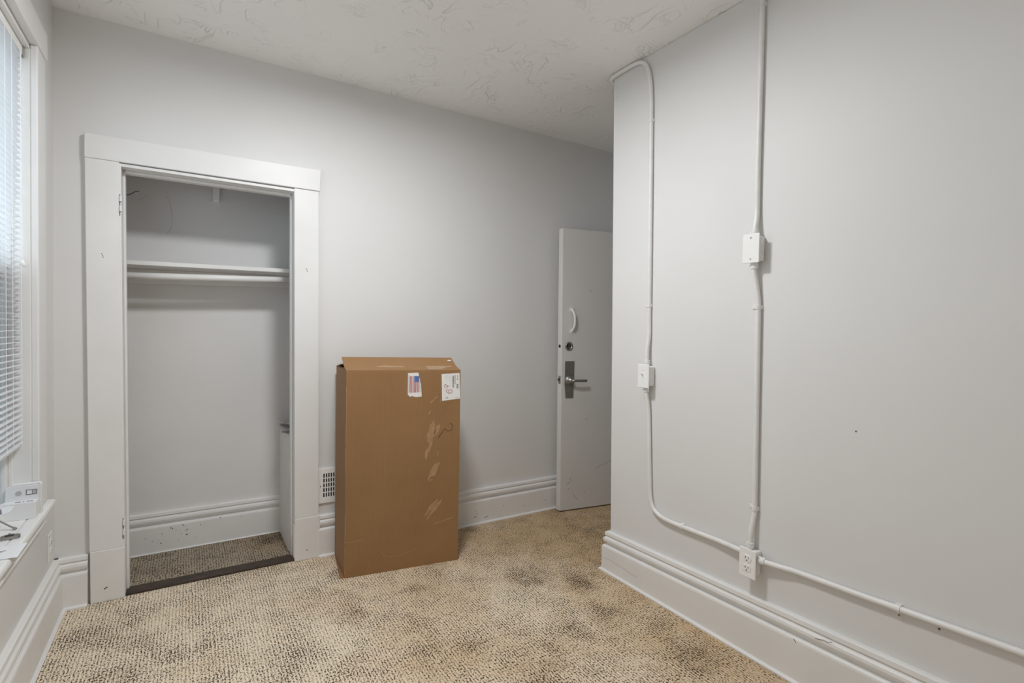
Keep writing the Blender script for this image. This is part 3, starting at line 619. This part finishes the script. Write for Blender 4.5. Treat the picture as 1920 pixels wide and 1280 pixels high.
# marker strokes on the label: a loop with a tail, and a loop with crossed ends
ring = [(.5555 + .0098 * math.cos(t), .9565 + .0098 * math.sin(t)) for t in [math.radians(250 + 360 * k / 22) for k in range(23)]]
MB().ribbon([(.529, .967), (.532, .960), (.538, .953), (.545, .9475), (.5525, .9465)] + ring, .0020, -.0014).build('marker_stroke', 'penred', lb)
r2 = [(.5285 + .0085 * math.cos(t), .9865 + .0072 * math.sin(t)) for t in [math.radians(40 + 290 * k / 16) for k in range(17)]]
MB().ribbon([(.523, .9975), (.528, .9945)] + [(.5365, .9905), (.543, .985)], .0018, -.0014).build('marker_stroke', 'penred', lb)
MB().ribbon(r2[::-1] + [(.538, .982), (.5445, .9855), (.550, .9885)], .0018, -.0014).build('marker_stroke', 'penred', lb)
MB().ribbon([(.5385, .979), (.537, .972), (.540, .967), (.546, .962)], .0014, -.0014).build('marker_stroke', 'penred', lb)

# ------------------------------------------------------------------ surface conduits on the right wall
PR = .0105; XC = XR - .013
def strap(root, y, z, vertical, side):
    # one-hole strap: saddle over the pipe plus a screwed tab
    mb = MB(); wd = .016
    arc = [(PR + .0022) * Vector((math.cos(a), math.sin(a))) for a in [math.pi * k / 10 for k in range(11)]]
    pts = []
    for c in arc: pts.append((XC - c.y, c.x))
    pts = [(XR, pts[0][1])] + pts + [(XR, pts[-1][1])]
    inn = [(x + .0015 * 0, v * .86) for x, v in pts][::-1]
    if vertical: mb.prism([(x, y + v, z - wd / 2) for x, v in pts], (0, 0, wd))
    else: mb.prism([(x, y - wd / 2, z + v) for x, v in pts], (0, wd, 0))
    sd = pt(mb, 'strap', 'pipe', root, .0006)
    if vertical: t = MB().box(XR - .004, XR, y + side * PR, y + side * (PR + .02), z - wd / 2, z + wd / 2); sc_ = (y + side * (PR + .012), z)
    else: t = MB().box(XR - .004, XR, y - wd / 2, y + wd / 2, z + side * PR, z + side * (PR + .024)); sc_ = (y, z + side * (PR + .014))
    pt(t, 'strap_tab', 'pipe', root, .001); pt(MB().cyl((XR - .004, *sc_), (XR - .0075, *sc_), .0042, .003, n=12), 'strap_screw', 'steel' if y < 1 else 'pipe', root)
def conduit(pts, label, straps=(), couplings=(), r=PR):
    p = pts[0]; e = empty('conduit', (XR, p[1], min(p[2], pts[-1][2]))); tag(e, label, 'conduit', 'painted surface conduits on the right wall')
    pt(MB().tube(pts, r), 'pipe', 'pipe', e, smooth=True)
    for s_ in straps: strap(e, *s_)
    for a, b_ in couplings:
        c = pt(MB().cyl(a, b_, .0145, n=18), 'connector', 'pipe', e, .0012)
        m_ = (Vector(a) + Vector(b_)) / 2; pt(MB().cyl(m_ + Vector((0, .008, .0)), m_ + Vector((-.012, .012, .0)), .0035, n=10), 'set_screw', 'pipe', e)
    return e
xb = XR - .026                                          # pipes meet the boxes mid-depth
conduit([(xb, 1.832, 1.140), (xb, 1.833, 1.175), (xb + .004, 1.836, 1.22), (XC, 1.835, 1.30), (XC, 1.838, 1.445), (XC, 1.845, 1.90), (XC, 1.853, 2.345), (XC, 1.857, 2.47), (XC, 1.868, 2.57), (XC, 1.895, 2.645), (XC, 1.945, 2.679), (XC, 2.03, 2.684), (XC, 2.115, 2.682), (XC + .002, 2.145, 2.680), (XC + .018, 2.160, 2.672), (XC + .06, 2.163, 2.66), (XC + .14, 2.163, 2.655)],
        'grey painted conduit from the light switch up to the ceiling and round the corner', [(1.8535, 2.357, True, 1), (1.838, 1.437, True, 1)], [((xb, 1.832, 1.147), (xb, 1.832, 1.166))])
conduit([(xb, 1.832, 1.03), (xb, 1.8315, .995), (xb + .006, 1.828, .955), (XC, 1.824, .88), (XC, 1.815, .70), (XC, 1.807, .55), (XC, 1.800, .485), (XC, 1.780, .437), (XC, 1.735, .412), (XC, 1.67, .405), (XC, 1.586, .405), (XC - .001, 1.45, .408), (xb + .006, 1.36, .411), (xb, 1.31, .412), (xb, 1.27, .412)],
        'grey painted conduit bending from the light switch down to the wall outlet', [(1.604, .405, False, -1)], [((xb, 1.832, 1.028), (xb, 1.832, 1.008))])
conduit([(xb, 1.23, .405), (xb, 1.18, .405), (xb + .005, 1.13, .407), (XC, 1.06, .411), (XC, .87, .419), (XC, .74, .426), (XC, .58, .434), (XC, .44, .441), (XC, .0, .46), (XC, YR + .001, .47)],
        'grey painted conduit running along the wall from the outlet past the right edge', [(.738, .4265, False, -1)], [((xb, 1.212, .405), (xb, 1.185, .405))])
conduit([(xb, 1.268, 1.70), (xb, 1.268, 1.73), (XC, 1.270, 1.80), (XC, 1.272, 1.95), (XC, 1.272, 2.22), (XC, 1.272, 2.43), (XC, 1.272, 2.697)],
        'grey painted conduit from the blank junction box straight up to the ceiling', [(1.272, 2.625, True, 1)], [((xb, 1.268, 1.704), (xb, 1.268, 1.722))])
conduit([(xb, 1.268, 1.595), (xb, 1.268, 1.56), (xb + .004, 1.265, 1.53), (XC, 1.256, 1.45), (XC, 1.253, 1.40), (XC, 1.252, 1.31), (XC, 1.248, .93), (XC, 1.244, .62), (XC, 1.244, .58), (xb + .005, 1.248, .53), (xb, 1.250, .48), (xb, 1.250, .435)],
        'grey painted conduit dropping from the blank junction box to the outlet', [(1.2545, 1.414, True, 1), (1.244, .600, True, 1)], [((xb, 1.268, 1.592), (xb, 1.268, 1.568)), ((xb, 1.250, .44), (xb, 1.250, .462))])

def device_box(name, yc, zc, label, cat, grp='surface boxes on the right wall'):
    e = empty(name, (XR, yc, zc - .058)); tag(e, label, cat)
    pt(MB().box(XR - .047, XR, yc - .030, yc + .027, zc - .050, zc + .050), 'box', 'pipe', e, .008)
    pt(MB().box(XR - .053, XR - .047, yc - .036, yc + .036, zc - .0585, zc + .0585), 'cover_plate', 'plastic', e, .0025)
    for dz in (-.028, 0, .028): pt(MB().lathe((XR - .024, yc - .030, zc + dz), (0, -1, 0), [(0, .0125), (.0012, .0125), (.0012, .0105), (.0004, .0105)], 20), 'knockout', 'pipe', e)
    return e
sw_ = device_box('light_switch', 1.830, 1.088, 'white toggle light switch in a surface box on the conduit near the corner', 'light switch')
pt(MB().box(XR - .055, XR - .053, 1.825, 1.835, 1.076, 1.100), 'toggle_surround', 'plastic', sw_, .0006)
pt(MB().prism([(XR - .053, 1.8265, 1.092), (XR - .066, 1.8265, 1.106), (XR - .068, 1.8265, 1.100), (XR - .053, 1.8265, 1.082)], (0, .007, 0)), 'toggle', 'plastic', sw_, .001)
for z in (1.118, 1.058): pt(MB().cyl((XR - .053, 1.830, z), (XR - .0545, 1.830, z), .003, n=10), 'screw', 'pipe', sw_)
jb = device_box('junction_box', 1.268, 1.648, 'white blank-plated junction box high on the conduit', 'junction box')
for z in (1.690, 1.606): pt(MB().cyl((XR - .053, 1.268, z), (XR - .0545, 1.268, z), .003, n=10), 'screw', 'steel', jb)
wo = device_box('wall_outlet', 1.245, .384, 'white duplex outlet in a surface box where three conduits meet', 'outlet')
outlet_face(wo, (XR - .053, 1.245, 0), (0, -1, 0), (-1, 0, 0), .384)
wr = bpy.data.objects['wall_right']
for (y, z, r) in ((.633, .408, .0035), (.885, .975, .003)):
    o = MB().cyl((XR - .0006, y, z), (XR + .002, y, z), r, n=10).build('nail_hole', 'crack', wr)

br = bpy.data.objects['baseboard_right']
def wall_stroke(pts, wd, x, mt, parent, name):
    P = [Vector(p) for p in pts]; A = []; B = []
    for i, p in enumerate(P):
        t = (P[min(i + 1, len(P) - 1)] - P[max(i - 1, 0)]).normalized(); q_ = Vector((-t.y, t.x)) * wd / 2; A.append(p + q_); B.append(p - q_)
    n_ = len(P); MB().add([(x, p.x, p.y) for p in A] + [(x, p.x, p.y) for p in B], [(i, i + 1, n_ + i + 1, n_ + i) for i in range(n_ - 1)]).build(name, mt, parent)
wall_stroke([(2.10, .072), (2.05, .074), (2.00, .070), (1.95, .071), (1.90, .064), (1.86, .063)], .0016, XR - .0336, 'hair', br, 'crack')
for (y, z) in ((1.06, .165), (1.055, .160), (.84, .10), (.80, .14)): wall_stroke([(y, z), (y - .004, z - .006)], .003, XR - .0336, 'greydark', br, 'scuff')
wall_stroke([(.985, .2055), (.97, .208), (.955, .2145), (.94, .214), (.925, .222)], .0022, XR - .0305, 'greydark', br, 'crack')

# ------------------------------------------------------------------ ceiling lamp (above and out of the frame)
LX, LY = .61, 1.75
cl = empty('ceiling_light', (LX, LY, HC - .06)); tag(cl, 'round flush ceiling lamp with flat white diffuser', 'ceiling light')
pt(MB().lathe((LX, LY, HC), (0, 0, -1), [(0, .155), (.045, .175), (.058, .175), (.060, .168), (.050, .166)], 40), 'rim', 'plastic', cl)
pt(MB().cyl((LX, LY, HC - .0505), (LX, LY, HC - .054), .165, n=40), 'diffuser', 'emit', cl)
la = bpy.data.lights.new('ceiling_lamp_light', 'AREA'); la.shape = 'DISK'; la.size = .32; la.energy = LAMP; la.color = (.985, .992, 1.0)
lo = bpy.data.objects.new('ceiling_lamp_light', la); C.objects.link(lo); lo.parent = cl; lo.location = (0, 0, HC - .056 - (HC - .06))
